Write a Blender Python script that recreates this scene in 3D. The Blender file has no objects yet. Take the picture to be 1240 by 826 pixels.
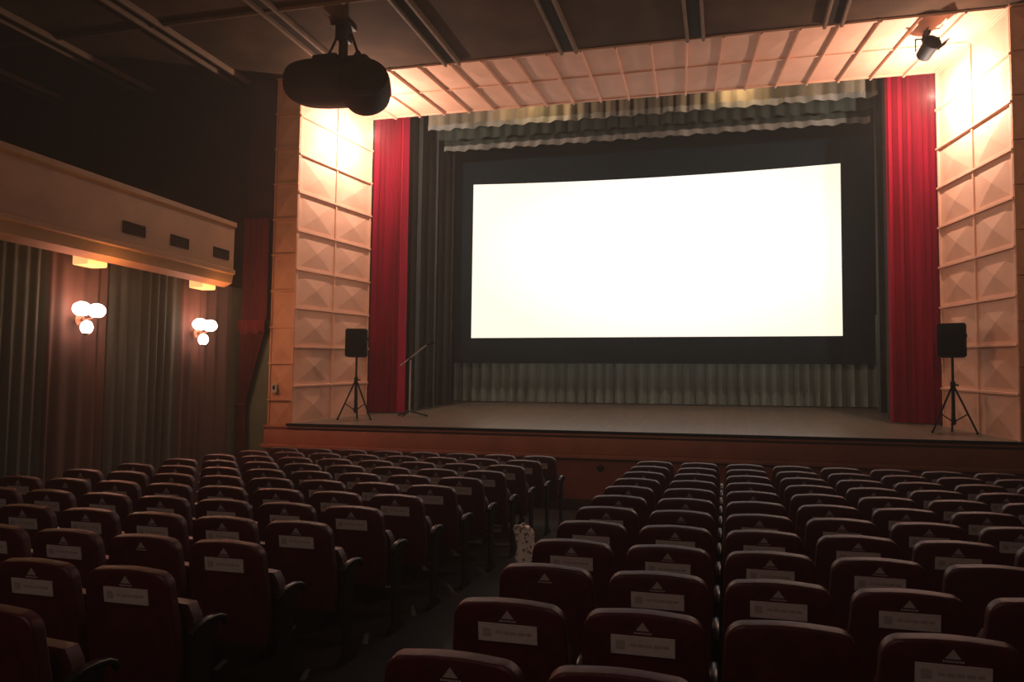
import bpy, bmesh, math, random
from mathutils import Vector, Matrix
random.seed(7)
scene = bpy.context.scene
COL = scene.collection
R = math.radians
scene.view_settings.view_transform = 'Standard'
scene.view_settings.look = 'None'

# ------------------------------------------------------------ camera
F = 960.0
YAW, PITCH, ROLL = R(15.1), R(3.62), R(0.72)
EYE = Vector((0, 0, 1.8))
fw = Vector((-math.sin(YAW)*math.cos(PITCH), math.cos(YAW)*math.cos(PITCH), math.sin(PITCH)))
r0 = Vector((math.cos(YAW), math.sin(YAW), 0))
u0 = r0.cross(fw)
rt = r0*math.cos(ROLL) + u0*math.sin(ROLL)
up = u0*math.cos(ROLL) - r0*math.sin(ROLL)
cam = bpy.data.cameras.new('camera')
cam.sensor_width = 36
cam.lens = F/1240*36
cam.clip_start = 0.05
co = bpy.data.objects.new('camera', cam)
M = Matrix((rt, up, -fw)).transposed().to_4x4()
M.translation = EYE
co.matrix_world = M
COL.objects.link(co)
scene.camera = co

def proj(p):
    d = Vector(p) - EYE
    z = d.dot(fw)
    if z < 0.1: return None
    return 620 + F*d.dot(rt)/z, 413 - F*d.dot(up)/z, z

# ------------------------------------------------------------ materials
def mat(name, c, rough=0.7, c2=None, scale=8.0, bump=0.0, bscale=60.0, metal=0.0, spec=0.4, sheen=0.0, stretch=(1, 1, 1)):
    m = bpy.data.materials.new(name)
    m.use_nodes = True
    nt = m.node_tree
    b = nt.nodes['Principled BSDF']
    b.inputs['Roughness'].default_value = rough
    b.inputs['Metallic'].default_value = metal
    b.inputs['Specular IOR Level'].default_value = spec
    if sheen:
        b.inputs['Sheen Weight'].default_value = sheen
        b.inputs['Sheen Tint'].default_value = (*c, 1)
    tc = nt.nodes.new('ShaderNodeTexCoord')
    mp = nt.nodes.new('ShaderNodeMapping')
    mp.inputs['Scale'].default_value = stretch
    nt.links.new(tc.outputs['Object'], mp.inputs['Vector'])
    n = nt.nodes.new('ShaderNodeTexNoise')
    n.inputs['Scale'].default_value = scale
    n.inputs['Detail'].default_value = 4
    nt.links.new(mp.outputs['Vector'], n.inputs['Vector'])
    ra = nt.nodes.new('ShaderNodeValToRGB')
    if c2 is None: c2 = tuple(x*0.78 for x in c)
    ra.color_ramp.elements[0].position = 0.35
    ra.color_ramp.elements[1].position = 0.68
    ra.color_ramp.elements[0].color = (*c2, 1)
    ra.color_ramp.elements[1].color = (*c, 1)
    nt.links.new(n.outputs['Fac'], ra.inputs['Fac'])
    nt.links.new(ra.outputs['Color'], b.inputs['Base Color'])
    if bump:
        n2 = nt.nodes.new('ShaderNodeTexNoise')
        n2.inputs['Scale'].default_value = bscale
        nt.links.new(tc.outputs['Object'], n2.inputs['Vector'])
        bp = nt.nodes.new('ShaderNodeBump')
        bp.inputs['Strength'].default_value = bump
        bp.inputs['Distance'].default_value = 0.01
        nt.links.new(n2.outputs['Fac'], bp.inputs['Height'])
        nt.links.new(bp.outputs['Normal'], b.inputs['Normal'])
    return m

def emis(name, c, s):
    m = mat(name, c, 0.4)
    b = m.node_tree.nodes['Principled BSDF']
    b.inputs['Emission Color'].default_value = (*c, 1)
    b.inputs['Emission Strength'].default_value = s
    return m

MT = {}
MT['maroon'] = mat('maroon_fabric', (0.068, 0.006, 0.010), 0.45, (0.043, 0.0038, 0.0065), 14, 0.2, 300, spec=0.45, sheen=0.05)
MT['blackplastic'] = mat('black_plastic', (0.010, 0.009, 0.009), 0.35, scale=20, spec=0.5)
MT['legmetal'] = mat('dark_leg_metal', (0.010, 0.009, 0.009), 0.7, scale=20, spec=0.05)
MT['plate'] = mat('pale_plate', (0.47, 0.385, 0.37), 0.5, (0.41, 0.335, 0.32), 30)
MT['plateink'] = mat('plate_ink', (0.34, 0.275, 0.26), 0.6)
MT['emblem'] = mat('emblem_print', (0.36, 0.29, 0.27), 0.6)
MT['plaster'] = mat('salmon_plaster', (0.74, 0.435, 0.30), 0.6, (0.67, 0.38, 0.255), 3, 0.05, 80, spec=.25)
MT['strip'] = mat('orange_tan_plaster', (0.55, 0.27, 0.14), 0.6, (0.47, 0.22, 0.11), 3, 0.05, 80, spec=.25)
MT['fascia'] = mat('tan_fascia_paint', (0.30, 0.145, 0.062), 0.6, (0.24, 0.115, 0.048), 2.5, spec=.2)
MT['darkwall'] = mat('dark_brown_wall', (0.060, 0.022, 0.018), 0.85, scale=2, spec=.2)
MT['voidwall'] = mat('dim_gallery_wall', (0.040, 0.022, 0.018), 0.9, scale=2, spec=.1)
MT['greenwall'] = mat('dull_green_wall', (0.125, 0.135, 0.08), 0.8, scale=2, spec=.2)
MT['ceiling'] = mat('dark_ceiling_board', (0.088, 0.048, 0.027), 0.9, (0.048, 0.027, 0.016), 1.3, spec=.1)
MT['beam'] = mat('tan_ceiling_rib', (0.16, 0.094, 0.056), 0.75, scale=3, spec=.15)
MT['crossrib'] = mat('brown_ceiling_joint', (0.14, 0.08, 0.047), 0.8, scale=3, spec=.1)
MT['beamdark'] = mat('dark_ceiling_channel', (0.03, 0.019, 0.013), 0.85, spec=.1)
MT['floor'] = mat('dark_floor', (0.016, 0.013, 0.011), 0.7, (0.009, 0.008, 0.007), 3, 0.1, 30, spec=.2)
MT['stagefront'] = mat('red_brown_stage_front', (0.31, 0.080, 0.053), 0.65, (0.25, 0.063, 0.042), 2, spec=.2)
MT['stageband'] = mat('brown_stage_band', (0.44, 0.155, 0.09), 0.55, (0.36, 0.125, 0.07), 3, spec=.3)
MT['black'] = mat('matt_black', (0.008, 0.008, 0.008), 0.85, spec=.1)
MT['ventback'] = mat('vent_dark_brown', (0.03, 0.017, 0.01), 0.85, spec=.1)  # plain dark brown for frame, backing and louvres
MT['mask'] = mat('screen_masking', (0.009, 0.022, 0.032), 0.9, spec=.1)
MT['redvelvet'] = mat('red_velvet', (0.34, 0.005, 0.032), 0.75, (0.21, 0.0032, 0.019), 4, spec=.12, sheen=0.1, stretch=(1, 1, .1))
MT['greydrape'] = mat('grey_drape', (0.23, 0.275, 0.24), 0.85, (0.16, 0.195, 0.17), 5, spec=.1, stretch=(1, 1, .1))
MT['darkdrape'] = mat('dark_grey_drape', (0.066, 0.075, 0.073), 0.9, scale=5, spec=.1, stretch=(1, 1, .1))
MT['blackdrape'] = mat('black_border_cloth', (0.018, 0.024, 0.022), 0.9, scale=5, spec=.1, stretch=(1, 1, .1))
MT['litvalance'] = mat('gold_lit_valance_cloth', (0.50, 0.42, 0.29), 0.85, (0.03, 0.037, 0.03), 0.9, spec=.1, stretch=(1, 0, 0))  # golden lit patches on dark green cloth, put into the colour
MT['greyvalance'] = mat('grey_valance_cloth', (0.44, 0.44, 0.40), 0.85, (0.13, 0.14, 0.125), 1.7, spec=.1, stretch=(1, 0, 0))
MT['greenvalance'] = mat('grey_green_valance_cloth', (0.065, 0.08, 0.068), 0.85, (0.04, 0.05, 0.042), 2.6, spec=.1, stretch=(1, 0, 0))
MT['greendrape'] = mat('olive_grey_drape', (0.066, 0.067, 0.055), 0.9, (0.05, 0.05, 0.041), 3, spec=.1, stretch=(1, 1, .1))
MT['glowDrape'] = mat('lamp_reddened_drape', (0.080, 0.045, 0.036), 0.9, (0.06, 0.035, 0.028), 3, spec=.1, stretch=(1, 1, .1))  # red glow of the wall lamps tinted into the cloth colour
MT['doordrape'] = mat('wine_red_door_drape', (0.15, 0.024, 0.022), 0.9, (0.105, 0.017, 0.015), 3, spec=.1, stretch=(1, 1, .1))
MT['swag'] = mat('red_swag_cloth', (0.19, 0.022, 0.02), 0.85, spec=.1)
MT['steel'] = mat('dull_steel', (0.38, 0.35, 0.33), 0.4, metal=0.1)
MT['grille'] = mat('speaker_grille', (0.009, 0.009, 0.009), 0.85, (0.004, 0.004, 0.004), 160, spec=.05)
MT['cabinet'] = mat('speaker_cabinet', (0.008, 0.008, 0.008), 0.7, scale=20, spec=.15)
MT['globe'] = emis('lit_globe_glass', (1.0, 0.62, 0.50), 24)
MT['warmbox'] = emis('lit_warm_diffuser', (1.0, 0.55, 0.20), 0.95)
MT['brass'] = mat('worn_brass', (0.10, 0.045, 0.02), 0.6, metal=0.5)
MT['socket'] = mat('white_switch_plastic', (0.5, 0.42, 0.35), 0.4)
MT['housing'] = mat('dark_brown_housing', (0.026, 0.017, 0.014), 0.65, scale=4, spec=0.2)

# planked stage floor
def plank_mat():
    m = mat('stage_boards', (0.20, 0.155, 0.115), 0.32, (0.15, 0.117, 0.088), 3, spec=.5, stretch=(6, .5, 1))
    nt = m.node_tree
    b = nt.nodes['Principled BSDF']
    tc = nt.nodes.new('ShaderNodeTexCoord')
    br = nt.nodes.new('ShaderNodeTexBrick')
    mp = nt.nodes.new('ShaderNodeMapping')
    mp.inputs['Rotation'].default_value = (0, 0, R(90))
    nt.links.new(tc.outputs['Object'], mp.inputs['Vector'])
    nt.links.new(mp.outputs['Vector'], br.inputs['Vector'])
    br.inputs['Scale'].default_value = 1
    br.inputs['Brick Width'].default_value = 2.4
    br.inputs['Row Height'].default_value = 0.16
    br.inputs['Mortar Size'].default_value = 0.004
    br.inputs['Color1'].default_value = (1, 1, 1, 1)
    br.inputs['Color2'].default_value = (0.82, 0.82, 0.82, 1)
    br.inputs['Mortar'].default_value = (0.45, 0.45, 0.45, 1)
    mx = nt.nodes.new('ShaderNodeMix')
    mx.data_type = 'RGBA'; mx.blend_type = 'MULTIPLY'
    mx.inputs['Factor'].default_value = 1
    src = b.inputs['Base Color'].links[0].from_socket
    nt.links.new(src, mx.inputs[6])
    nt.links.new(br.outputs['Color'], mx.inputs[7])
    nt.links.new(mx.outputs[2], b.inputs['Base Color'])
    return m
MT['boards'] = plank_mat()

def check_mat():
    m = mat('checked_cloth', (0.6, 0.52, 0.45), 0.8)
    nt = m.node_tree
    b = nt.nodes['Principled BSDF']
    tc = nt.nodes.new('ShaderNodeTexCoord')
    v = nt.nodes.new('ShaderNodeTexVoronoi')
    v.inputs['Scale'].default_value = 22
    nt.links.new(tc.outputs['Object'], v.inputs['Vector'])
    ra = nt.nodes.new('ShaderNodeValToRGB')
    ra.color_ramp.elements[0].color = (0.22, 0.15, 0.13, 1)
    ra.color_ramp.elements[1].color = (0.90, 0.78, 0.70, 1)
    ra.color_ramp.elements[0].position = 0.25
    ra.color_ramp.elements[1].position = 0.45
    nt.links.new(v.outputs['Distance'], ra.inputs['Fac'])
    nt.links.new(ra.outputs['Color'], b.inputs['Base Color'])
    return m
MT['checked'] = check_mat()

def screen_mat():
    m = bpy.data.materials.new('lit_screen')
    m.use_nodes = True
    nt = m.node_tree
    b = nt.nodes['Principled BSDF']
    b.inputs['Base Color'].default_value = (0.6, 0.6, 0.56, 1)
    b.inputs['Roughness'].default_value = 0.9
    tc = nt.nodes.new('ShaderNodeTexCoord')
    gr = nt.nodes.new('ShaderNodeTexGradient'); gr.gradient_type = 'SPHERICAL'
    mp = nt.nodes.new('ShaderNodeMapping')
    mp.inputs['Location'].default_value = (-1.0, 0, -0.85)
    mp.inputs['Scale'].default_value = (1.8, 0.0, 1.6)
    nt.links.new(tc.outputs['Generated'], mp.inputs['Vector'])
    nt.links.new(mp.outputs['Vector'], gr.inputs['Vector'])
    ra = nt.nodes.new('ShaderNodeValToRGB')
    ra.color_ramp.elements[0].position = 0.0
    ra.color_ramp.elements[0].color = (1.0, 0.94, 0.74, 1)
    ra.color_ramp.elements[1].position = 0.4
    ra.color_ramp.elements[1].color = (1, 1, 0.97, 1)
    nt.links.new(gr.outputs['Fac'], ra.inputs['Fac'])
    nt.links.new(ra.outputs['Color'], b.inputs['Emission Color'])
    b.inputs['Emission Strength'].default_value = 1.06
    return m
MT['screen'] = screen_mat()

# ------------------------------------------------------------ mesh helpers
def nb(): return bmesh.new()

def mesh_of(name, bm, mats, smooth=40):
    bmesh.ops.recalc_face_normals(bm, faces=bm.faces[:])
    me = bpy.data.meshes.new(name)
    bm.to_mesh(me); bm.free()
    if not isinstance(mats, (list, tuple)): mats = [mats]
    for k in mats: me.materials.append(MT[k])
    if smooth:
        for p in me.polygons: p.use_smooth = True
        me.set_sharp_from_angle(angle=R(smooth))
    return me

def obj(name, bm, mats, parent=None, loc=None, smooth=40):
    me = bm if isinstance(bm, bpy.types.Mesh) else mesh_of(name, bm, mats, smooth)
    o = bpy.data.objects.new(name, me)
    COL.objects.link(o)
    if parent is not None: o.parent = parent
    if loc is not None: o.location = loc
    return o

def tag(o, label, cat, group=None):
    o['label'] = label; o['category'] = cat
    if group: o['group'] = group
    return o

def thing(name, label, cat, loc=(0, 0, 0), rz=0, group=None):
    o = bpy.data.objects.new(name, None)
    o.empty_display_size = 0.1
    COL.objects.link(o)
    o.location = loc; o.rotation_euler = (0, 0, rz)
    return tag(o, label, cat, group)

def struct(name, bm, mats, smooth=40):
    o = obj(name, bm, mats, smooth=smooth)
    o['kind'] = 'structure'
    return o

def box(bm, c, s, bev=0.0, seg=2, rot=None, mi=0):
    M = Matrix.Translation(c)
    if rot is not None: M = M @ rot
    M = M @ Matrix.Diagonal((s[0], s[1], s[2], 1))
    g = bmesh.ops.create_cube(bm, size=1, matrix=M)
    if bev:
        es = list({e for v in g['verts'] for e in v.link_edges})
        bmesh.ops.bevel(bm, geom=es, offset=bev, segments=seg, affect='EDGES', profile=0.5)

def span(bm, x0, x1, y0, y1, z0, z1, bev=0):
    box(bm, ((x0+x1)/2, (y0+y1)/2, (z0+z1)/2), (x1-x0, y1-y0, z1-z0), bev)

def tube(bm, p0, p1, r, seg=10, r2=None):
    p0 = Vector(p0); p1 = Vector(p1); d = p1-p0
    M = Matrix.Translation((p0+p1)/2) @ d.to_track_quat('Z', 'Y').to_matrix().to_4x4()
    bmesh.ops.create_cone(bm, cap_ends=True, segments=seg, radius1=r, radius2=r if r2 is None else r2, depth=d.length, matrix=M)

def lathe(bm, prof, seg=24, M=Matrix()):
    rings = []
    for (r, z) in prof:
        rings.append([bm.verts.new(M @ Vector((r*math.cos(2*math.pi*i/seg), r*math.sin(2*math.pi*i/seg), z))) for i in range(seg)])
    for a, b in zip(rings, rings[1:]):
        for i in range(seg):
            bm.faces.new((a[i], a[(i+1) % seg], b[(i+1) % seg], b[i]))
    bm.faces.new(rings[0][::-1]); bm.faces.new(rings[-1])

def ball(bm, c, r, sx=1, sy=1, sz=1, seg=20, rot=None):
    M = Matrix.Translation(c)
    if rot is not None: M = M @ rot
    bmesh.ops.create_uvsphere(bm, u_segments=seg, v_segments=seg//2+2, radius=r, matrix=M @ Matrix.Diagonal((sx, sy, sz, 1)))

def bar(bm, a, b, N, w, h):
    a = Vector(a); b = Vector(b); N = Vector(N).normalized()
    s = (b-a).cross(N).normalized()*w/2
    e = (b-a).normalized()*w/2
    vs = []
    for p in (a-e, b+e):
        for (k, q) in ((-1, -0.01), (1, -0.01), (0.7, h), (-0.7, h)):
            vs.append(bm.verts.new(p + s*k + N*q))
    for f in ((0, 1, 2, 3), (7, 6, 5, 4), (0, 4, 5, 1), (1, 5, 6, 2), (2, 6, 7, 3), (3, 7, 4, 0)):
        bm.faces.new([vs[i] for i in f])

def coffer(bm, q, nu, nv, look, ribw=0.04, ribh=0.028, pyr=0.036, back=0.08, vk=1.7):
    """grid of square cells, each a low pyramid between raised ribs, on the quad q"""
    q = [Vector(p) for p in q]
    def P(u, v):
        return (q[0]*(1-u)+q[1]*u)*(1-v) + (q[3]*(1-u)+q[2]*u)*v
    N = (q[1]-q[0]).cross(q[3]-q[0]).normalized()
    if N.dot(Vector(look)) < 0: N = -N
    for i in range(nu):
        for j in range(nv):
            c = [bm.verts.new(P((i+a)/nu, (j+b)/nv)) for a, b in ((0, 0), (1, 0), (1, 1), (0, 1))]
            ins = [bm.verts.new(P((i+a)/nu, (j+b)/nv)) for a, b in ((.1, .1), (.9, .1), (.9, .9), (.1, .9))]
            top = bm.verts.new(P((i+.5)/nu, (j+.5)/nv) + N*pyr)
            for k in range(4):
                bm.faces.new((c[k], c[(k+1) % 4], ins[(k+1) % 4], ins[k]))
                bm.faces.new((ins[k], ins[(k+1) % 4], top))
    for i in range(nu+1): bar(bm, P(i/nu, 0), P(i/nu, 1), N, ribw, ribh)
    for j in range(nv+1): bar(bm, P(0, j/nv), P(1, j/nv), N, ribw*1.1, ribh*vk)
    bk = [bm.verts.new(p - N*back) for p in q]
    bm.faces.new(bk)

def drape(bm, pts, z0, z1, amp, wl, rows=7, scal=0.0, seed=1, power=0.7, irr=.3):
    """pleated cloth hung along a path; z0, z1 are numbers or functions of (x, y)"""
    rnd = random.Random(seed)
    pts = [Vector((p[0], p[1], 0)) for p in pts]
    L = [0]
    for a, b in zip(pts, pts[1:]): L.append(L[-1]+(b-a).length)
    n = max(8, int(L[-1]/(wl/10)))
    ph = [0]
    fr = 1.0
    for i in range(n):
        if i % 10 == 0: fr = 1-irr+2*irr*rnd.random()
        ph.append(ph[-1] + (L[-1]/n)/wl*2*math.pi*fr)
    cols = []
    for i in range(n+1):
        s = L[-1]*i/n
        k = 0
        while k < len(L)-2 and s > L[k+1]: k += 1
        t = (s-L[k])/(L[k+1]-L[k])
        p = pts[k].lerp(pts[k+1], t)
        d = (pts[k+1]-pts[k]).normalized()
        N = Vector((d.y, -d.x, 0))
        w = math.sin(ph[i])
        w = math.copysign(abs(w)**power, w)
        zb = z0(p.x, p.y) if callable(z0) else z0
        zt = z1(p.x, p.y) if callable(z1) else z1
        zb = zb + scal*(0.5+0.5*math.sin(ph[i]*0.5))
        col = []
        for j in range(rows+1):
            v = j/rows
            a = amp*(1.0-0.35*v)*(1+0.15*math.sin(3*v+ph[i]*0.2))
            col.append(bm.verts.new((p.x+N.x*a*w + d.x*0.2*a*math.sin(2*ph[i]), p.y+N.y*a*w + d.y*0.2*a*math.sin(2*ph[i]), zb+(zt-zb)*v)))
        cols.append(col)
    for a, b in zip(cols, cols[1:]):
        for j in range(rows): bm.faces.new((a[j], b[j], b[j+1], a[j+1]))

# ------------------------------------------------------------ the hall
YF = 12.4          # proscenium front
ZC = 7.36          # ceiling
def zs(y): return 1.2 + 0.076*(y-YF)

bm = nb(); span(bm, -8.5, 5.0, -3, 12.6, -0.12, 0); struct('floor', bm, 'floor')
bm = nb(); span(bm, -14.2, 5.0, -3, 12.6, ZC, ZC+0.12); struct('ceiling', bm, 'ceiling')
bm = nb(); span(bm, 4.85, 5.0, -3, 12.6, 0, ZC); struct('wall_right', bm, 'darkwall')
bm = nb(); span(bm, -8.5, -8.3, -3, 12.6, 0, 3.55); struct('wall_left', bm, 'greenwall')
bm = nb(); span(bm, -14.2, -14.0, -3, 12.6, 3.55, ZC); struct('wall_gallery_left', bm, 'voidwall')
bm = nb(); span(bm, -14.0, -7.72, -3, 11.0, 3.56, 3.76); struct('ceiling_gallery', bm, 'fascia')
bm = nb(); span(bm, -14.0, -8.3, YF, 12.6, 3.0, ZC); struct('wall_front_gallery', bm, 'voidwall')
bm = nb(); span(bm, -8.3, -7.74, YF, 12.6, 0, 3.0); struct('wall_front_left', bm, 'greenwall')
bm = nb(); span(bm, -8.3, -7.74, YF, 12.6, 3.0, ZC); struct('wall_front_left_upper', bm, 'darkwall')
bm = nb(); span(bm, 4.37, 4.85, YF, 12.6, 0, ZC); struct('wall_front_right', bm, 'darkwall')

# gallery front with ledge and cove, one long wall
bm = nb()
prof = [(-7.72, 3.56), (-7.84, 3.45), (-7.80, 3.41), (-7.66, 3.47), (-7.64, 3.60), (-7.60, 3.62), (-7.60, 3.68), (-7.64, 3.70), (-7.64, 4.36), (-7.60, 4.38), (-7.60, 4.45), (-7.76, 4.45), (-7.76, 3.56)]
e0 = [bm.verts.new((x, -3, z)) for x, z in prof]
e1 = [bm.verts.new((x, 11.05, z)) for x, z in prof]
for i in range(len(prof)):
    k = (i+1) % len(prof)
    bm.faces.new((e0[i], e0[k], e1[k], e1[i]))
bm.faces.new(e0); bm.faces.new(e1[::-1])
struct('wall_gallery_front', bm, 'fascia', smooth=20)

# proscenium: strips, splayed sides and soffit of pyramid panels
XO0, XO1, XI0, XI1, YI = -7.3, 3.92, -6.68, 3.36, 14.0
ZTI = 7.10
bm = nb(); coffer(bm, [(XO0, YF, 1.15), (XI0, YI, 1.28), (XI0, YI, ZTI), (XO0, YF, ZC-.02)], 2, 9, (1, -.3, 0)); struct('wall_proscenium_left', bm, 'plaster', smooth=5)
bm = nb(); coffer(bm, [(XI1, YI, 1.28), (XO1, YF, 1.15), (XO1, YF, ZC-.02), (XI1, YI, ZTI)], 2, 9, (-1, -.3, 0)); struct('wall_proscenium_right', bm, 'plaster', smooth=5)
bm = nb(); coffer(bm, [(XO0, YF, ZC-.02), (XO1, YF, ZC-.02), (XI1, YI, ZTI), (XI0, YI, ZTI)], 20, 2, (0, -.2, -1), pyr=.015, ribw=.04, ribh=.05, vk=.4); struct('ceiling_proscenium', bm, 'plaster', smooth=5)
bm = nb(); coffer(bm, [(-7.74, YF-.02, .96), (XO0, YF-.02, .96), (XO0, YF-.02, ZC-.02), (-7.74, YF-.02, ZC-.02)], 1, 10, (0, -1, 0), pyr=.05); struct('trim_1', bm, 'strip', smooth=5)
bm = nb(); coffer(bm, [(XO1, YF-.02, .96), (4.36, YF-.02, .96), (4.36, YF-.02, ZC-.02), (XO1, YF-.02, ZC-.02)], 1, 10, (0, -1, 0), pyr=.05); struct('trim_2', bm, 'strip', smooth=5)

# stage house
bm = nb(); span(bm, XO0-.3, XI0-.03, YI+.02, YI+.1, 1.1, 9.5); struct('wall_stage_return_left', bm, 'black')
bm = nb(); span(bm, XI1+.03, XO1+.3, YI+.02, YI+.1, 1.1, 9.5); struct('wall_stage_return_right', bm, 'black')
bm = nb(); span(bm, XI0-.03, XI1+.03, YI+.02, YI+.1, ZTI+.03, 9.5); struct('wall_stage_header', bm, 'black')
bm = nb(); span(bm, XO0-.3, XO0-.2, YI+.1, 17.5, 1.1, 9.5); struct('wall_stage_left', bm, 'black')
bm = nb(); span(bm, XO1+.2, XO1+.3, YI+.1, 17.5, 1.1, 9.5); struct('wall_stage_right', bm, 'black')
bm = nb(); span(bm, XO0-.3, XO1+.3, 17.5, 17.6, 1.1, 9.5); struct('wall_stage_back', bm, 'black')
bm = nb(); span(bm, XO0-.3, XO1+.3, YI+.02, 17.6, 9.5, 9.6); struct('ceiling_stage', bm, 'black')
bm = nb()
yA, yB = 12.26, 17.5
vs = [bm.verts.new(p) for p in ((XO0, yA, zs(yA)-.1), (XO1, yA, zs(yA)-.1), (XO1, yB, zs(yB)-.1), (XO0, yB, zs(yB)-.1),
                                (XO0, yA, zs(yA)), (XO1, yA, zs(yA)), (XO1, yB, zs(yB)), (XO0, yB, zs(yB)))]
for f in ((3, 2, 1, 0), (4, 5, 6, 7), (0, 1, 5, 4), (1, 2, 6, 5), (2, 3, 7, 6), (3, 0, 4, 7)): bm.faces.new([vs[i] for i in f])
struct('floor_stage', bm, 'boards', smooth=0)
bm = nb(); span(bm, -7.72, 4.36, 12.33, 12.5, 0, 0.9); struct('wall_stage_front', bm, 'stagefront')
bm = nb()
span(bm, -7.76, 4.37, 12.26, 12.40, .84, 1.12, .01)
span(bm, -7.79, 4.39, 12.20, 12.40, .77, .84, .015)
span(bm, -7.77, 4.38, 12.23, 12.40, 1.12, 1.158, .01)
struct('trim_3', bm, 'stageband')
bm = nb(); span(bm, XO0, XO1, 12.2, 12.262, 1.158, zs(12.26)+.010, .006); struct('trim_4', bm, 'black')
bm = nb(); span(bm, -7.72, 4.36, 12.3, 12.335, 0, .14, .008); struct('baseboard_stage', bm, 'darkwall')

# ceiling ribs: pairs of rails running to the stage, and cross ribs
n = 5
for i in range(8):
    x = 1.57-2.0*i
    bm = nb()
    for dx in (-.12, .12):
        box(bm, (x+dx, 4.7, ZC-.05), (.05, 15.3, .10), .012)
    struct('trim_%d' % n, bm, 'beam'); n += 1
    bm = nb(); box(bm, (x, 4.7, ZC-.015), (.19, 15.3, .03))
    struct('trim_%d' % n, bm, 'beamdark'); n += 1
for y in (1.6, 3.7, 5.8, 7.9, 10.0):
    bm = nb(); box(bm, (-4.5, y, ZC-.025), (18.6, .06, .05), .012); struct('trim_%d' % n, bm, 'crossrib'); n += 1

# ------------------------------------------------------------ stage draperies
def stage_z(x, y): return zs(y)+.02
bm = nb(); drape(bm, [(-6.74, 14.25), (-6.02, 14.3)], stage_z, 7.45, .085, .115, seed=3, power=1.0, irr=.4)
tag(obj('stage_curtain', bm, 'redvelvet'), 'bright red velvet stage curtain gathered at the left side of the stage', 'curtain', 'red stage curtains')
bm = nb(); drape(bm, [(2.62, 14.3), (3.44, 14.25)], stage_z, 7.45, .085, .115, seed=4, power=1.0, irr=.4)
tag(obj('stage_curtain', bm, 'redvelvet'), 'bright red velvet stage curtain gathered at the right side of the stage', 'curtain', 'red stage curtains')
legs = [([(-6.5, 14.75), (-5.92, 14.8)], 'dark grey side drape just behind the left red curtain', 5),
        ([(-6.4, 15.4), (-5.80, 15.45)], 'middle dark grey side drape between the left red curtain and the screen', 6),
        ([(-6.35, 16.0), (-5.68, 16.1)], 'dark grey side drape beside the left edge of the screen', 7),
        ([(2.66, 14.75), (3.4, 14.75)], 'dark grey side drape just behind the right red curtain', 8),
        ([(2.72, 15.95), (3.5, 15.95)], 'dark grey side drape beside the right edge of the screen', 9)]
for pts, lab, sd in legs:
    bm = nb(); drape(bm, pts, stage_z, 8.3, .06, .14, seed=sd)
    tag(obj('side_drape', bm, 'darkdrape'), lab, 'curtain', 'dark side drapes on the stage')
bm = nb(); drape(bm, [(-6.6, 17.0), (3.5, 17.0)], stage_z, 3.4, .075, .22, seed=11, power=.9, irr=.15)
tag(obj('back_curtain', bm, 'greydrape'), 'grey pleated curtain hanging below the screen at the back of the stage', 'curtain')
def val(y, z0, z1, x0, x1, lab, sd, zt, mk, ext, hem):
    t = thing('valance', lab, 'valance', ((x0+x1)/2, y, z0), 0, 'pleated valances above the screen')
    cx = (x0+x1)/2
    bm = nb(); drape(bm, [(x0-cx, 0), (x1-cx, 0)], 0, z1-z0, .04, .26, rows=5, scal=.03, seed=sd, power=.7, irr=.1)
    obj('pelmet', bm, mk, t)
    if hem:
        bm = nb(); drape(bm, [(x0-cx, -.012), (x1-cx, -.012)], -.005, .12, .04, .26, rows=2, scal=.03, seed=sd, power=.7, irr=.1)
        obj('hem_band', bm, 'greyvalance', t)
    bm = nb(); drape(bm, [(x0-cx-ext, .14), (x1-cx+ext, .14)], z1-z0-.2, zt-z0, .04, .4, rows=4, seed=sd+1)
    obj('border_cloth', bm, 'blackdrape', t)
val(14.9, 7.07, 7.66, -5.85, 2.62, 'front valance with golden lit patches in its cloth colour, just behind the stage arch', 21, 9.3, 'litvalance', .02, True)
val(15.25, 6.96, 7.30, -5.8, 2.6, 'middle dark grey-green pleated valance between the pale front and rear valances', 27, 9.3, 'greenvalance', .02, False)
val(15.6, 6.84, 7.10, -5.75, 2.6, 'rear pleated valance with pale hem hanging lowest, closest to the screen top', 25, 9.3, 'greenvalance', .02, True)

# ------------------------------------------------------------ screen
SX0, SX1, SZ0, SZ1, SY = -5.38, 2.20, 2.95, 6.36, 16.5
t = thing('cinema_screen', 'huge glowing white cinema screen with wide black masking above the stage', 'screen', ((SX0+SX1)/2, SY, 2.4))
cx = (SX0+SX1)/2
bm = nb()
nx = 24
prev = None
for i in range(nx+1):
    u = i/nx; x = SX0+(SX1-SX0)*u-cx
    sag = -.07*(1-(2*u-1)**2)
    a = bm.verts.new((x, 0, SZ0-2.4)); b_ = bm.verts.new((x, 0, SZ1-2.4+sag))
    if prev: bm.faces.new((prev[0], a, b_, prev[1]))
    prev = (a, b_)
obj('screen_surface', bm, 'screen', t)
bm = nb()
MX0, MX1, MZ1 = -5.78-cx, 2.78-cx, 6.86-2.4
def sp2(x0, x1, z0, z1): span(bm, x0, x1, -.03, .03, z0, z1, .006)
sp2(MX0, SX0-cx, 0, MZ1); sp2(SX1-cx, MX1, 0, MZ1)
sp2(SX0-cx-.01, SX1-cx+.01, 0, SZ0-2.4)
pv = None
for i in range(nx+1):
    u = i/nx; x = SX0+(SX1-SX0)*u-cx
    zb = SZ1-2.4-.07*(1-(2*u-1)**2)
    cur = [bm.verts.new((x, yy, zz)) for yy, zz in ((-.03, zb), (.03, zb), (.03, MZ1), (-.03, MZ1))]
    if pv:
        for k in range(4): bm.faces.new((pv[k], cur[k], cur[(k+1) % 4], pv[(k+1) % 4]))
    pv = cur
obj('masking', bm, 'mask', t)
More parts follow.
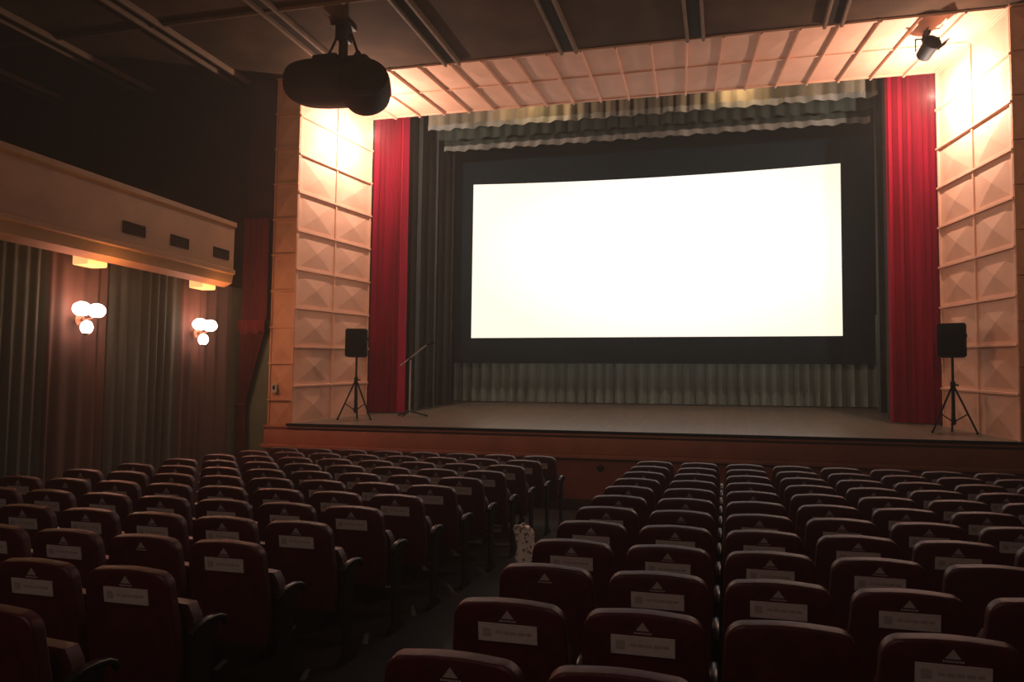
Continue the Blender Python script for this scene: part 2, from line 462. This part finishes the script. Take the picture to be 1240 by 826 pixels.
for x in (MX0+.5, 0, MX1-.5):
    bm = nb(); tube(bm, (x, 0, MZ1-.02), (x, 0, 9.5-2.4), .012, 6); obj('suspension_cable', bm, 'black', t)

# ------------------------------------------------------------ speakers on stands, microphone stand
def stand(x, y, lab, rz):
    t = thing('speaker_stand', lab, 'speaker stand', (x, y, zs(y)+.012), rz, 'tripod speaker stands on the stage')
    H = 1.12
    bm = nb(); tube(bm, (0, 0, .12), (0, 0, .72), .024, 12); tube(bm, (0, 0, .7), (0, 0, H), .018, 12); obj('pole', bm, 'cabinet', t)
    bm = nb(); lathe(bm, [(.03, .66), (.034, .67), (.034, .75), (.03, .76)], 14); tube(bm, (.03, 0, .71), (.075, 0, .71), .012, 8); obj('collar', bm, 'cabinet', t)
    bm = nb(); lathe(bm, [(.03, .14), (.033, .15), (.033, .2), (.03, .21)], 14); obj('brace_hub', bm, 'cabinet', t)
    for k in range(3):
        a = R(90+120*k)
        c, s = math.cos(a), math.sin(a)
        bm = nb(); tube(bm, (.025*c, .025*s, .67), (.33*c, .33*s, .02), .015, 8)
        lg = obj('leg', bm, 'cabinet', t)
        bm = nb(); ball(bm, (.332*c, .332*s, .016), .02, seg=10); obj('rubber_foot', bm, 'black', lg)
        bm = nb(); tube(bm, (.03*c, .03*s, .18), (.205*c, .205*s, .29), .009, 6); obj('brace', bm, 'cabinet', t)
    return H
def speaker(x, y, z, lab, rz):
    t = thing('loudspeaker', lab, 'loudspeaker', (x, y, z), rz, 'loudspeakers on tripods')
    bm = nb()
    pts = [(-.19, -.16), (.19, -.16), (.19, .03), (.12, .17), (-.12, .17), (-.19, .03)]
    lo = [bm.verts.new((a, b, 0)) for a, b in pts]; hi = [bm.verts.new((a, b, .5)) for a, b in pts]
    bm.faces.new(lo[::-1]); bm.faces.new(hi)
    for i in range(6): bm.faces.new((lo[i], lo[(i+1) % 6], hi[(i+1) % 6], hi[i]))
    bmesh.ops.bevel(bm, geom=bm.edges[:], offset=.018, segments=2, affect='EDGES')
    obj('cabinet', bm, 'cabinet', t)
    bm = nb(); box(bm, (0, -.165, .25), (.33, .02, .45), .008); obj('grille', bm, 'grille', t)
    bm = nb()
    for sx in (-1, 1): box(bm, (sx*.193, -.02, .32), (.012, .12, .05), .004)
    obj('handle', bm, 'cabinet', t)
h = stand(-6.38, 12.98, 'black tripod stand on the stage beside the left red curtain', R(20))
speaker(-6.38, 12.98, zs(12.98)+.012+h, 'black box loudspeaker on the tripod at the left end of the stage', R(18))
h = stand(3.25, 13.05, 'black tripod stand on the stage in front of the right red curtain', R(-10))
speaker(3.25, 13.05, zs(13.05)+.012+h, 'black box loudspeaker on the tripod at the right end of the stage', R(-15))
t = thing('microphone_stand', 'slim boom microphone stand standing by the left red curtain', 'microphone stand', (-5.64, 13.7, zs(13.7)+.01))
bm = nb(); tube(bm, (0, 0, .05), (0, 0, 1.08), .018, 8); obj('pole', bm, 'steel', t)
for k in range(3):
    a = R(30+120*k)
    bm = nb(); tube(bm, (0, 0, .1), (.34*math.cos(a), .34*math.sin(a), .015), .014, 8); obj('leg', bm, 'cabinet', t)
bm = nb(); box(bm, (0, 0, 1.08), (.055, .055, .07), .01); obj('clutch', bm, 'cabinet', t)
bm = nb(); tube(bm, (-.17, 0, .96), (.36, -.05, 1.34), .014, 8); tube(bm, (-.17, 0, .96), (-.2, 0, .938), .02, 8); obj('boom', bm, 'steel', t)
bm = nb(); tube(bm, (.33, -.05, 1.325), (.45, -.06, 1.35), .016, 10, .022); ball(bm, (.465, -.06, 1.354), .03, seg=12); obj('microphone', bm, 'legmetal', t)

# ------------------------------------------------------------ spotlight under the arch (right)
t = thing('stage_spotlight', 'small black spotlight hung under the right corner of the stage arch', 'spotlight', (2.94, 12.78, 7.235))
bm = nb(); box(bm, (0, 0, .01), (.09, .08, .05), .006); tube(bm, (0, 0, -.01), (0, 0, -.08), .015, 8); obj('clamp', bm, 'black', t)
bm = nb()
for s in (-1, 1): box(bm, (s*.16, 0, -.17), (.014, .035, .20), .004)
box(bm, (0, 0, -.08), (.334, .035, .014), .004); obj('yoke', bm, 'legmetal', t)
Rm = Matrix.Translation((0, 0, -.25)) @ Matrix.Rotation(R(35), 4, 'Y') @ Matrix.Rotation(R(65), 4, 'X') @ Matrix.Scale(.88, 4)
bm = nb(); lathe(bm, [(.08, -.17), (.12, -.15), (.13, .1), (.15, .12), (.15, .18), (.13, .18), (.12, .12)], 20, Rm); obj('lamp_housing', bm, 'cabinet', t)
bm = nb()
for k in range(2):
    MM = Rm @ Matrix.Rotation(R(180*k), 4, 'Z') @ Matrix.Translation((.17, 0, .24)) @ Matrix.Rotation(R(20), 4, 'Y') @ Matrix.Diagonal((.008, .22, .15, 1))
    bmesh.ops.create_cube(bm, size=1, matrix=MM)
obj('barn_door', bm, 'legmetal', t)

# ------------------------------------------------------------ wide dark housing hung from the ceiling (left)
t = thing('ceiling_fixture', 'large dark bulky rounded fixture hanging from the ceiling left of the screen', 'ceiling fixture', (-5.64, 10.7, ZC-.16))
bm = nb(); box(bm, (.03, 0, .13), (.30, .30, .06), .01); box(bm, (.03, 0, .0), (.2, .2, .24), .02); obj('mount_plate', bm, 'housing', t)
bm = nb(); tube(bm, (.03, 0, .02), (.03, 0, -.45), .07, 12); tube(bm, (-.08, .03, .02), (-.3, .03, -.42), .022, 8); tube(bm, (.14, .03, .02), (.34, .03, -.5), .022, 8); obj('drop_pole', bm, 'housing', t)
bm = nb(); box(bm, (-.22, .0, -.37), (.42, .3, .10), .04, 3); box(bm, (.30, .0, -.45), (.36, .28, .14), .05, 3); box(bm, (-.5, .0, -.40), (.10, .1, .12), .03, 2)
for (a, b) in (((-.42, 0, -.40), (-.3, 0, -.28)), ((-.3, 0, -.28), (-.12, 0, -.3)), ((.2, -.05, -.42), (.3, -.05, -.3)), ((.3, -.05, -.3), (.44, -.05, -.5))):
    tube(bm, a, b, .02, 8)
obj('bracket', bm, 'housing', t)
def sq(v, p): return math.copysign(abs(v)**p, v)
bm = nb()
rings = []
NU = 36
for i in range(19):
    a = -math.pi/2+math.pi*i/18
    xx = -.12 + .78*sq(math.sin(a), .8)
    rr = max(.02, abs(math.cos(a))**.55)
    hz = .34*(1-.10*(xx+.12)); zc = -.75-.07*(xx+.12)
    rings.append([bm.verts.new((xx, .40*rr*sq(math.cos(2*math.pi*j/NU), .75), zc+hz*rr*sq(math.sin(2*math.pi*j/NU), .75))) for j in range(NU)])
for a, b in zip(rings, rings[1:]):
    for j in range(NU): bm.faces.new((a[j], a[(j+1) % NU], b[(j+1) % NU], b[j]))
bm.faces.new(rings[0]); bm.faces.new(rings[-1][::-1])
hb = obj('housing', bm, 'housing', t)
Mx = Matrix.Translation((.52, -.22, -.95)) @ Matrix.Rotation(R(15), 4, 'Z') @ Matrix.Rotation(R(68), 4, 'X')
bm = nb(); lathe(bm, [(.25, -.28), (.33, -.24), (.37, -.12), (.38, .1), (.36, .2), (.30, .24)], 30, Mx); ld = obj('lens_drum', bm, 'housing', t)
bm = nb(); lathe(bm, [(.29, .235), (.33, .25), (.31, .265), (.27, .255)], 30, Mx); obj('lens_ring', bm, 'housing', ld)

# ------------------------------------------------------------ gallery side: drapes, sconces, box lamps, vents
def wall_z(x, y): return .02
segs = [(3.2, 5.3, 'greendrape', 'olive grey wall drape nearest the camera, under the gallery'),
        (5.32, 7.98, 'greendrape', 'olive grey wall drape on the camera side of the nearer wall lamp'),
        (8.0, 9.0, 'glowDrape', 'wall drape tinted with red lamp glow behind the nearer wall lamp under the gallery'),
        (9.02, 10.48, 'greendrape', 'olive grey wall drape hanging between the two wall lamps'),
        (10.5, 11.85, 'glowDrape', 'wall drape tinted with red lamp glow behind the wall lamp nearer the stage')]
for i, (a, b, m_, lab) in enumerate(segs):
    bm = nb(); drape(bm, [(-8.18, a), (-8.18, b)], wall_z, 3.53, .03, .2, seed=40+i, irr=.45, power=1.0)
    tag(obj('wall_drape', bm, m_), lab, 'curtain', 'drapes along the left wall')
def sconce(y, lab):
    t = thing('wall_lamp', lab, 'wall lamp', (-8.1, y, 2.65), 0, 'globe wall lamps under the gallery')
    bm = nb(); lathe(bm, [(.03, -.02), (.07, -.01), (.08, .01), (.05, .03)], 16, Matrix.Translation((.02, 0, .0)) @ Matrix.Rotation(R(90), 4, 'Y')); obj('wall_plate', bm, 'brass', t)
    for (dy, dz) in ((-.125, .11), (.125, .11), (-.03, -.12)):
        bm = nb(); tube(bm, (.04, 0, 0), (.15, dy*.6, dz*.2), .009, 8); tube(bm, (.15, dy*.6, dz*.2), (.17, dy, dz-.06), .009, 8); a = obj('arm', bm, 'brass', t)
        bm = nb(); lathe(bm, [(.015, -.08), (.035, -.07), (.04, -.055)], 14, Matrix.Translation((.17, dy, dz))); obj('cup', bm, 'brass', a)
        bm = nb(); ball(bm, (.17, dy, dz+.02), .11 if dz > 0 else .075, sz=.85 if dz > 0 else 1.2); obj('globe', bm, 'globe', t)
sconce(8.42, 'triple-globe glowing wall lamp on the left wall, farther from the stage')
sconce(10.78, 'triple-globe glowing wall lamp on the left wall, nearer the stage')
def boxlamp(y, lab):
    t = thing('box_lamp', lab, 'ceiling lamp', (-7.98, y, 3.56), 0, 'box lamps under the gallery')
    bm = nb(); box(bm, (0, 0, -.035), (.24, .36, .072), .008); obj('housing', bm, 'fascia', t)
    bm = nb(); box(bm, (0, 0, -.14), (.25, .34, .14), .02); obj('diffuser', bm, 'warmbox', t)
boxlamp(8.45, 'lit square box lamp under the gallery, farther from the stage')
boxlamp(10.75, 'lit square box lamp under the gallery, nearer the stage')
def vent(y, w, lab):
    t = thing('vent_grille', lab, 'vent', (-7.634, y, 3.90), 0, 'vent grilles on the gallery front')
    bm = nb()
    for s in (-1, 1):
        box(bm, (0, s*w/2, 0), (.014, .02, .16), .004); box(bm, (0, 0, s*.07), (.014, w, .02), .004)
    obj('frame', bm, 'ventback', t)
    bm = nb(); box(bm, (-.004, 0, 0), (.006, w, .14)); obj('backing', bm, 'ventback', t)
    bm = nb()
    for k in range(4): box(bm, (.001, 0, -.045+.03*k), (.010, w, .008), rot=Matrix.Rotation(R(30), 4, 'Y'))
    obj('louvre', bm, 'ventback', t)
vent(8.82, .40, 'dark louvred vent on gallery front, farthest of three from the stage')
vent(9.74, .37, 'dark louvred vent on gallery front, middle one of three')
vent(10.72, .37, 'dark louvred vent on gallery front, closest of three to the stage')

t = thing('doorway_drape', 'wine red doorway drape with valance, swept to one side, beside the stage arch', 'curtain', (-8.03, 12.22, .01))
bm = nb(); drape(bm, [(-.25, .04), (.27, .04)], 2.8, 4.8, .05, .13, seed=61); obj('upper_drape', bm, 'doordrape', t)
bm = nb(); drape(bm, [(-.26, -.05), (.28, -.05)], 2.72, 2.98, .035, .11, rows=4, scal=.05, seed=62); obj('swag', bm, 'swag', t)
bm = nb()
prev = None
nxx = 60
for j in range(21):
    v = j/20; z = 2.85*(1-v)
    if z > 1.5:
        k = (2.85-z)/1.35; xr = .27*(1-k**.95)+(-.10)*k**.95
    else: xr = -.10+.06*((1.5-z)/1.5)**.6
    row = []
    for i in range(nxx+1):
        u = i/nxx
        row.append(bm.verts.new((-.25+(xr+.25)*u, .0+.035*math.sin(u*8*2*math.pi), z)))
    if prev:
        for i in range(nxx): bm.faces.new((prev[i], prev[i+1], row[i+1], row[i]))
    prev = row
obj('swept_drape', bm, 'doordrape', t)
bm = nb(); box(bm, (-.175, 0, 1.5), (.17, .12, .05), .02, 3); obj('tie_band', bm, 'doordrape', t)
t = thing('wall_switch', 'small pale wall switch low on the left stage arch strip', 'switch', (-7.60, 12.30, 1.80))
bm = nb(); box(bm, (0, 0, 0), (.1, .03, .16), .008); obj('plate', bm, 'socket', t)
bm = nb(); box(bm, (0, -.02, .01), (.04, .02, .07), .005); obj('rocker', bm, 'legmetal', t)
t = thing('wall_socket', 'small dark round socket on the stage front wall near the aisle', 'socket', (-1.88, 12.33, .62))
Mx = Matrix.Rotation(R(90), 4, 'X')
bm = nb(); lathe(bm, [(.05, -.005), (.055, .01), (.045, .022)], 18, Mx); obj('rim', bm, 'legmetal', t)
bm = nb(); lathe(bm, [(.03, .02), (.032, .03), (.02, .032)], 14, Mx); obj('insert', bm, 'black', t)

# ------------------------------------------------------------ cinema seats
TILT = Matrix.Translation((0, 0, .365)) @ Matrix.Rotation(R(9), 4, 'X')
HB = .580
def outline():
    p = [(-.240, 0), (.240, 0), (.250, .15), (.249, .32)]
    r = .074
    for i in range(8):
        a = R(4+86*i/7)
        p.append((.236-r+r*math.cos(a), HB-.010-r+r*math.sin(a)))
    for x in (.1, .05, 0, -.05, -.1):
        p.append((x, HB-.010*(x/.15)**2))
    for i in range(8):
        a = R(90+86*i/7)
        p.append((-.236+r+r*math.cos(a), HB-.010-r+r*math.sin(a)))
    p += [(-.249, .32), (-.250, .15)]
    return p
def layered(bm, out, layers, M, cz, hw, hh):
    rings = []
    for (y, ins) in layers:
        rings.append([bm.verts.new(M @ Vector((x*(1-ins/hw), y, cz+(z-cz)*(1-ins/hh)))) for x, z in out])
    n = len(out)
    for a, b in zip(rings, rings[1:]):
        for i in range(n): bm.faces.new((a[i], a[(i+1) % n], b[(i+1) % n], b[i]))
    bm.faces.new(rings[0]); bm.faces.new(rings[-1][::-1])
bm = nb()
layered(bm, outline(), [(-.045, .011), (-.042, .004), (-.037, .001), (-.030, 0), (.012, 0), (.026, .012), (.035, .035), (.04, .08)], TILT, .28, .24, .28)
ME_back = mesh_of('backrest', bm, 'maroon', 35)
bm = nb()
CT = Matrix.Translation((0, .09, .33)) @ Matrix.Rotation(R(2), 4, 'X')
o2 = [(-.21, 0), (.21, 0), (.225, .06), (.225, .34), (.19, .40), (0, .41), (-.19, .40), (-.225, .34), (-.225, .06)]
layered(bm, o2, [(-.0, .02), (.01, .0), (.08, .0), (.11, .03), (.12, .08)], CT, .2, .225, .2)
ME_cush = mesh_of('seat_cushion', bm, 'maroon', 35)
# slim curved armrest
bm = nb()
pth = [(.0, .61, .8), (.04, .635, 1), (.10, .650, 1), (.17, .653, 1), (.23, .647, 1), (.27, .63, 1), (.287, .605, .9), (.289, .585, .6)]
rings = []
for i, (y, z, s) in enumerate(pth):
    a = Vector(pth[max(0, i-1)][:2]); b = Vector(pth[min(len(pth)-1, i+1)][:2])
    d = (b-a).normalized(); nrm = Vector((-d.y, d.x))
    ring = []
    for j in range(12):
        q = 2*math.pi*j/12
        w = .019*s*sq(math.cos(q), .6); hh = .014*s*sq(math.sin(q), .7)
        ring.append(bm.verts.new((.268+w, y+nrm.x*hh, z+nrm.y*hh)))
    rings.append(ring)
for a, b in zip(rings, rings[1:]):
    for j in range(12): bm.faces.new((a[j], a[(j+1) % 12], b[(j+1) % 12], b[j]))
bm.faces.new(rings[0]); bm.faces.new(rings[-1][::-1])
ME_arm = mesh_of('armrest', bm, 'blackplastic', 45)
def leg_mesh():
    bm = nb()
    pr = [(-.02, .0), (.24, .0), (.24, .03), (.15, .07), (.16, .48), (.22, .635), (.04, .63), (.03, .5), (.04, .07), (-.02, .03)]
    a = [bm.verts.new((.257, y, z)) for y, z in pr]; b = [bm.verts.new((.281, y, z)) for y, z in pr]
    bm.faces.new(a); bm.faces.new(b[::-1])
    for i in range(len(pr)): bm.faces.new((a[i], b[i], b[(i+1) % len(pr)], a[(i+1) % len(pr)]))
    return mesh_of('leg', bm, 'legmetal', 30)
ME_leg = leg_mesh()
bm = nb(); box(bm, (0.008, .06, .40), (.50, .05, .04), .008)
ME_rail = mesh_of('seat_rail', bm, 'legmetal', 40)
PZ = .454
YP = -.0475
def plate_mesh():
    bm = nb()
    y = YP; z = PZ
    def rect(x0, x1, z0, z1, dy, th, mi):
        g = bmesh.ops.create_cube(bm, size=1, matrix=TILT @ Matrix.Translation(((x0+x1)/2, y-dy, (z0+z1)/2)) @ Matrix.Diagonal((x1-x0, th, z1-z0, 1)))
        for f in {f for v in g['verts'] for f in v.link_faces}: f.material_index = mi
    rect(-.125, .125, z-.038, z+.038, 0, .005, 0)
    rect(-.105, -.070, z-.016, z+.019, .0028, .002, 1)
    x = -.05
    rnd = random.Random(5)
    while x < .095:
        w = .012+.018*rnd.random()
        rect(x, min(x+w, .1), z-.002, z+.010, .0028, .002, 1); x += w+.006
    return mesh_of('name_plate', bm, ['plate', 'plateink'], 0)
ME_plate = plate_mesh()
def emblem_mesh():
    bm = nb(); y = YP
    def tri(pts):
        a = [bm.verts.new(TILT @ Vector((px, y, pz))) for px, pz in pts]
        b = [bm.verts.new(TILT @ Vector((px, y+.003, pz))) for px, pz in pts]
        n = len(pts); bm.faces.new(a); bm.faces.new(b[::-1])
        for i in range(n): bm.faces.new((a[i], a[(i+1) % n], b[(i+1) % n], b[i]))
    tri([(-.026, .515), (.026, .515), (0, .550)])
    x = -.034
    while x < .034:
        tri([(x, .501), (x+.006, .501), (x+.006, .508), (x, .508)]); x += .009
    return mesh_of('emblem', bm, 'emblem', 0)
ME_emb = emblem_mesh()
def mirrored(me, name):
    m2 = me.copy(); m2.name = name
    for v in m2.vertices: v.co.x = -v.co.x
    m2.flip_normals()
    return m2
ME_armL = mirrored(ME_arm, 'armrest_mirror'); ME_legL = mirrored(ME_leg, 'leg_mirror')

ORD = ['first', 'second', 'third', 'fourth', 'fifth', 'sixth', 'seventh', 'eighth', 'ninth', 'tenth', 'eleventh', 'twelfth', 'thirteenth']
NR = 12
plates = {('R', 0, 0): 0, ('R', 0, 1): 0, ('R', 0, 2): 0, ('R', 1, 0): 1, ('R', 1, 1): 1, ('R', 1, 2): 0, ('R', 1, 3): 1, ('R', 2, 0): 0, ('R', 2, 1): 1, ('R', 2, 2): 1, ('R', 2, 3): 1, ('R', 2, 4): 0,
          ('R', 3, 0): 1, ('R', 3, 1): 1, ('R', 3, 2): 1, ('R', 3, 3): 1, ('R', 3, 4): 0, ('R', 4, 0): 1, ('R', 4, 1): 1, ('R', 4, 2): 1,
          ('L', 0, 0): 0, ('L', 1, 0): 1, ('L', 1, 1): 1, ('L', 2, 0): 1, ('L', 2, 1): 0, ('L', 2, 2): 1, ('L', 3, 0): 1, ('L', 3, 1): 1, ('L', 4, 0): 1}
nseat = 0
for side in ('L', 'R'):
    for r in range(NR):
        for k in range(8):
            if side == 'R': x, y = -0.87+.55*k, 2.63+.70*r
            else: x, y = -2.79+.033*r-.55*k, 2.63+.72*r
            q = proj((x, y, .88))
            if q is None or q[0] < -60 or q[0] > 1310 or q[1] > 835: continue
            pl = plates.get((side, r, k))
            if pl is None: pl = 1 if random.random() < .86 else 0
            if r < 6: rl = ('nearest row to camera' if r == 0 else ORD[r]+' row from camera')
            else:
                rs = NR-1-r; rl = ('row nearest the stage' if rs == 0 else ORD[rs]+' row from stage')
            pos = 'beside the aisle' if k == 0 else ORD[k]+' from aisle'
            lab = 'maroon chair %s pale plate, %s block, %s, %s' % ('with' if pl else 'without', 'left' if side == 'L' else 'right', rl, pos)
            t = thing('cinema_chair', lab, 'chair', (x, y, 0), R(random.uniform(-.4, .4)), 'maroon cinema chairs in the %s block' % ('left' if side == 'L' else 'right'))
            b = obj('backrest', ME_back, None, t)
            if pl: obj('name_plate', ME_plate, None, b)
            if pl or random.random() < .5: obj('emblem', ME_emb, None, b)
            obj('seat_cushion', ME_cush, None, t)
            obj('seat_rail', ME_rail, None, t)
            obj('armrest', ME_arm, None, t); obj('leg', ME_leg, None, t)
            if (side == 'R' and k == 0) or (side == 'L' and k == 7):
                obj('armrest', ME_armL, None, t); obj('leg', ME_legL, None, t)
            nseat += 1
print('SEATS', nseat)

# ------------------------------------------------------------ slumped bag in the aisle
t = thing('tote_bag', 'pale patterned cloth tote bag slumped in the aisle beside the left block', 'bag', (-2.0, 8.25, 0), R(12))
bm = nb()
rings = []
for j in range(11):
    v = j/10
    w = .135*(1-.55*v**1.3)+.02*math.sin(v*9); d = .085*(1-.7*v); z = .37*v
    ring = []
    for i in range(36):
        a = 2*math.pi*i/36
        cxx = sq(math.cos(a), .65); sy = sq(math.sin(a), .65)
        wob = .014*math.sin(5*a+7*v)+.008*math.sin(11*a-5*v)
        ring.append(bm.verts.new(((w+wob)*cxx - .09*v**1.5, (d+wob*.6)*sy, z+.018*math.sin(3*a)*v)))
    rings.append(ring)
for a, b in zip(rings, rings[1:]):
    for i in range(36): bm.faces.new((a[i], a[(i+1) % 36], b[(i+1) % 36], b[i]))
bm.faces.new(rings[0]); bm.faces.new(rings[-1][::-1])
obj('cloth_body', bm, 'checked', t)
for s in (-1, 1):
    bm = nb()
    pv = None
    for i in range(11):
        a = math.pi*i/10
        p = (-.10+.03*math.cos(a)+.03*s*math.sin(a), s*(.015+.05*math.sin(a)), .355+.04*math.sin(a))
        if pv: tube(bm, pv, p, .009, 6)
        pv = p
    obj('handle', bm, 'checked', t)

# ------------------------------------------------------------ lights
def lamp(kind, loc, energy, color, target=None, **kw):
    l = bpy.data.lights.new(kind.lower()+'_lamp', kind)
    l.energy = energy; l.color = color
    for k, v in kw.items(): setattr(l, k, v)
    o = bpy.data.objects.new('lamp', l); COL.objects.link(o)
    o.location = loc
    if target is not None:
        o.rotation_euler = (Vector(target)-Vector(loc)).to_track_quat('-Z', 'Y').to_euler()
    return o
WARM = (1, .59, .38)
lamp('SPOT', (-3.5, -1.0, 5.2), 760, WARM, (-6.6, 12.8, 5.2), spot_size=R(36), spot_blend=1.0, shadow_soft_size=.15)
lamp('SPOT', (0.4, -1.0, 5.2), 1250, WARM, (3.2, 12.8, 5.4), spot_size=R(38), spot_blend=1.0, shadow_soft_size=.15)
lamp('SPOT', (-1.7, -1.0, 5.0), 600, WARM, (-1.7, 12.6, 6.0), spot_size=R(52), spot_blend=.8, shadow_soft_size=.15)
GLOW = (1, .75, .62)
lamp('POINT', (-6.2, 12.95, 6.4), 225, GLOW, shadow_soft_size=.03)
lamp('POINT', (3.05, 13.0, 6.35), 225, GLOW, shadow_soft_size=.03)
lamp('POINT', (-3.5, 14.45, 7.5), 18, (1, .66, .34), shadow_soft_size=.05)
lamp('POINT', (0.3, 14.45, 7.5), 18, (1, .66, .34), shadow_soft_size=.05)
for y in (8.42, 10.78):
    lamp('POINT', (-7.86, y, 2.8), 18, (1, .17, .10), shadow_soft_size=.06)
for y in (6.0, 8.45, 10.75):
    lamp('POINT', (-7.55, y, 3.15), 13, (1, .55, .22), shadow_soft_size=.06)
lamp('AREA', (-1.7, -2.0, 6.6), 110, (1, .70, .55), (-1.7, 5.5, 0), size=4.0)  # added fill for the chair backs, no fixture stands behind it
w = bpy.data.worlds.new('dim_hall'); scene.world = w
w.use_nodes = True
wn = w.node_tree
wn.nodes['Background'].inputs['Color'].default_value = (1, .70, .55, 1)
wn.nodes['Background'].inputs['Strength'].default_value = 0.03
# faint dusty haze in the hall air
vs_ = wn.nodes.new('ShaderNodeVolumeScatter')
vs_.inputs['Color'].default_value = (1, .88, .77, 1)
vs_.inputs['Density'].default_value = 0.006
vs_.inputs['Anisotropy'].default_value = 0.35
wn.links.new(vs_.outputs['Volume'], wn.nodes['World Output'].inputs['Volume'])
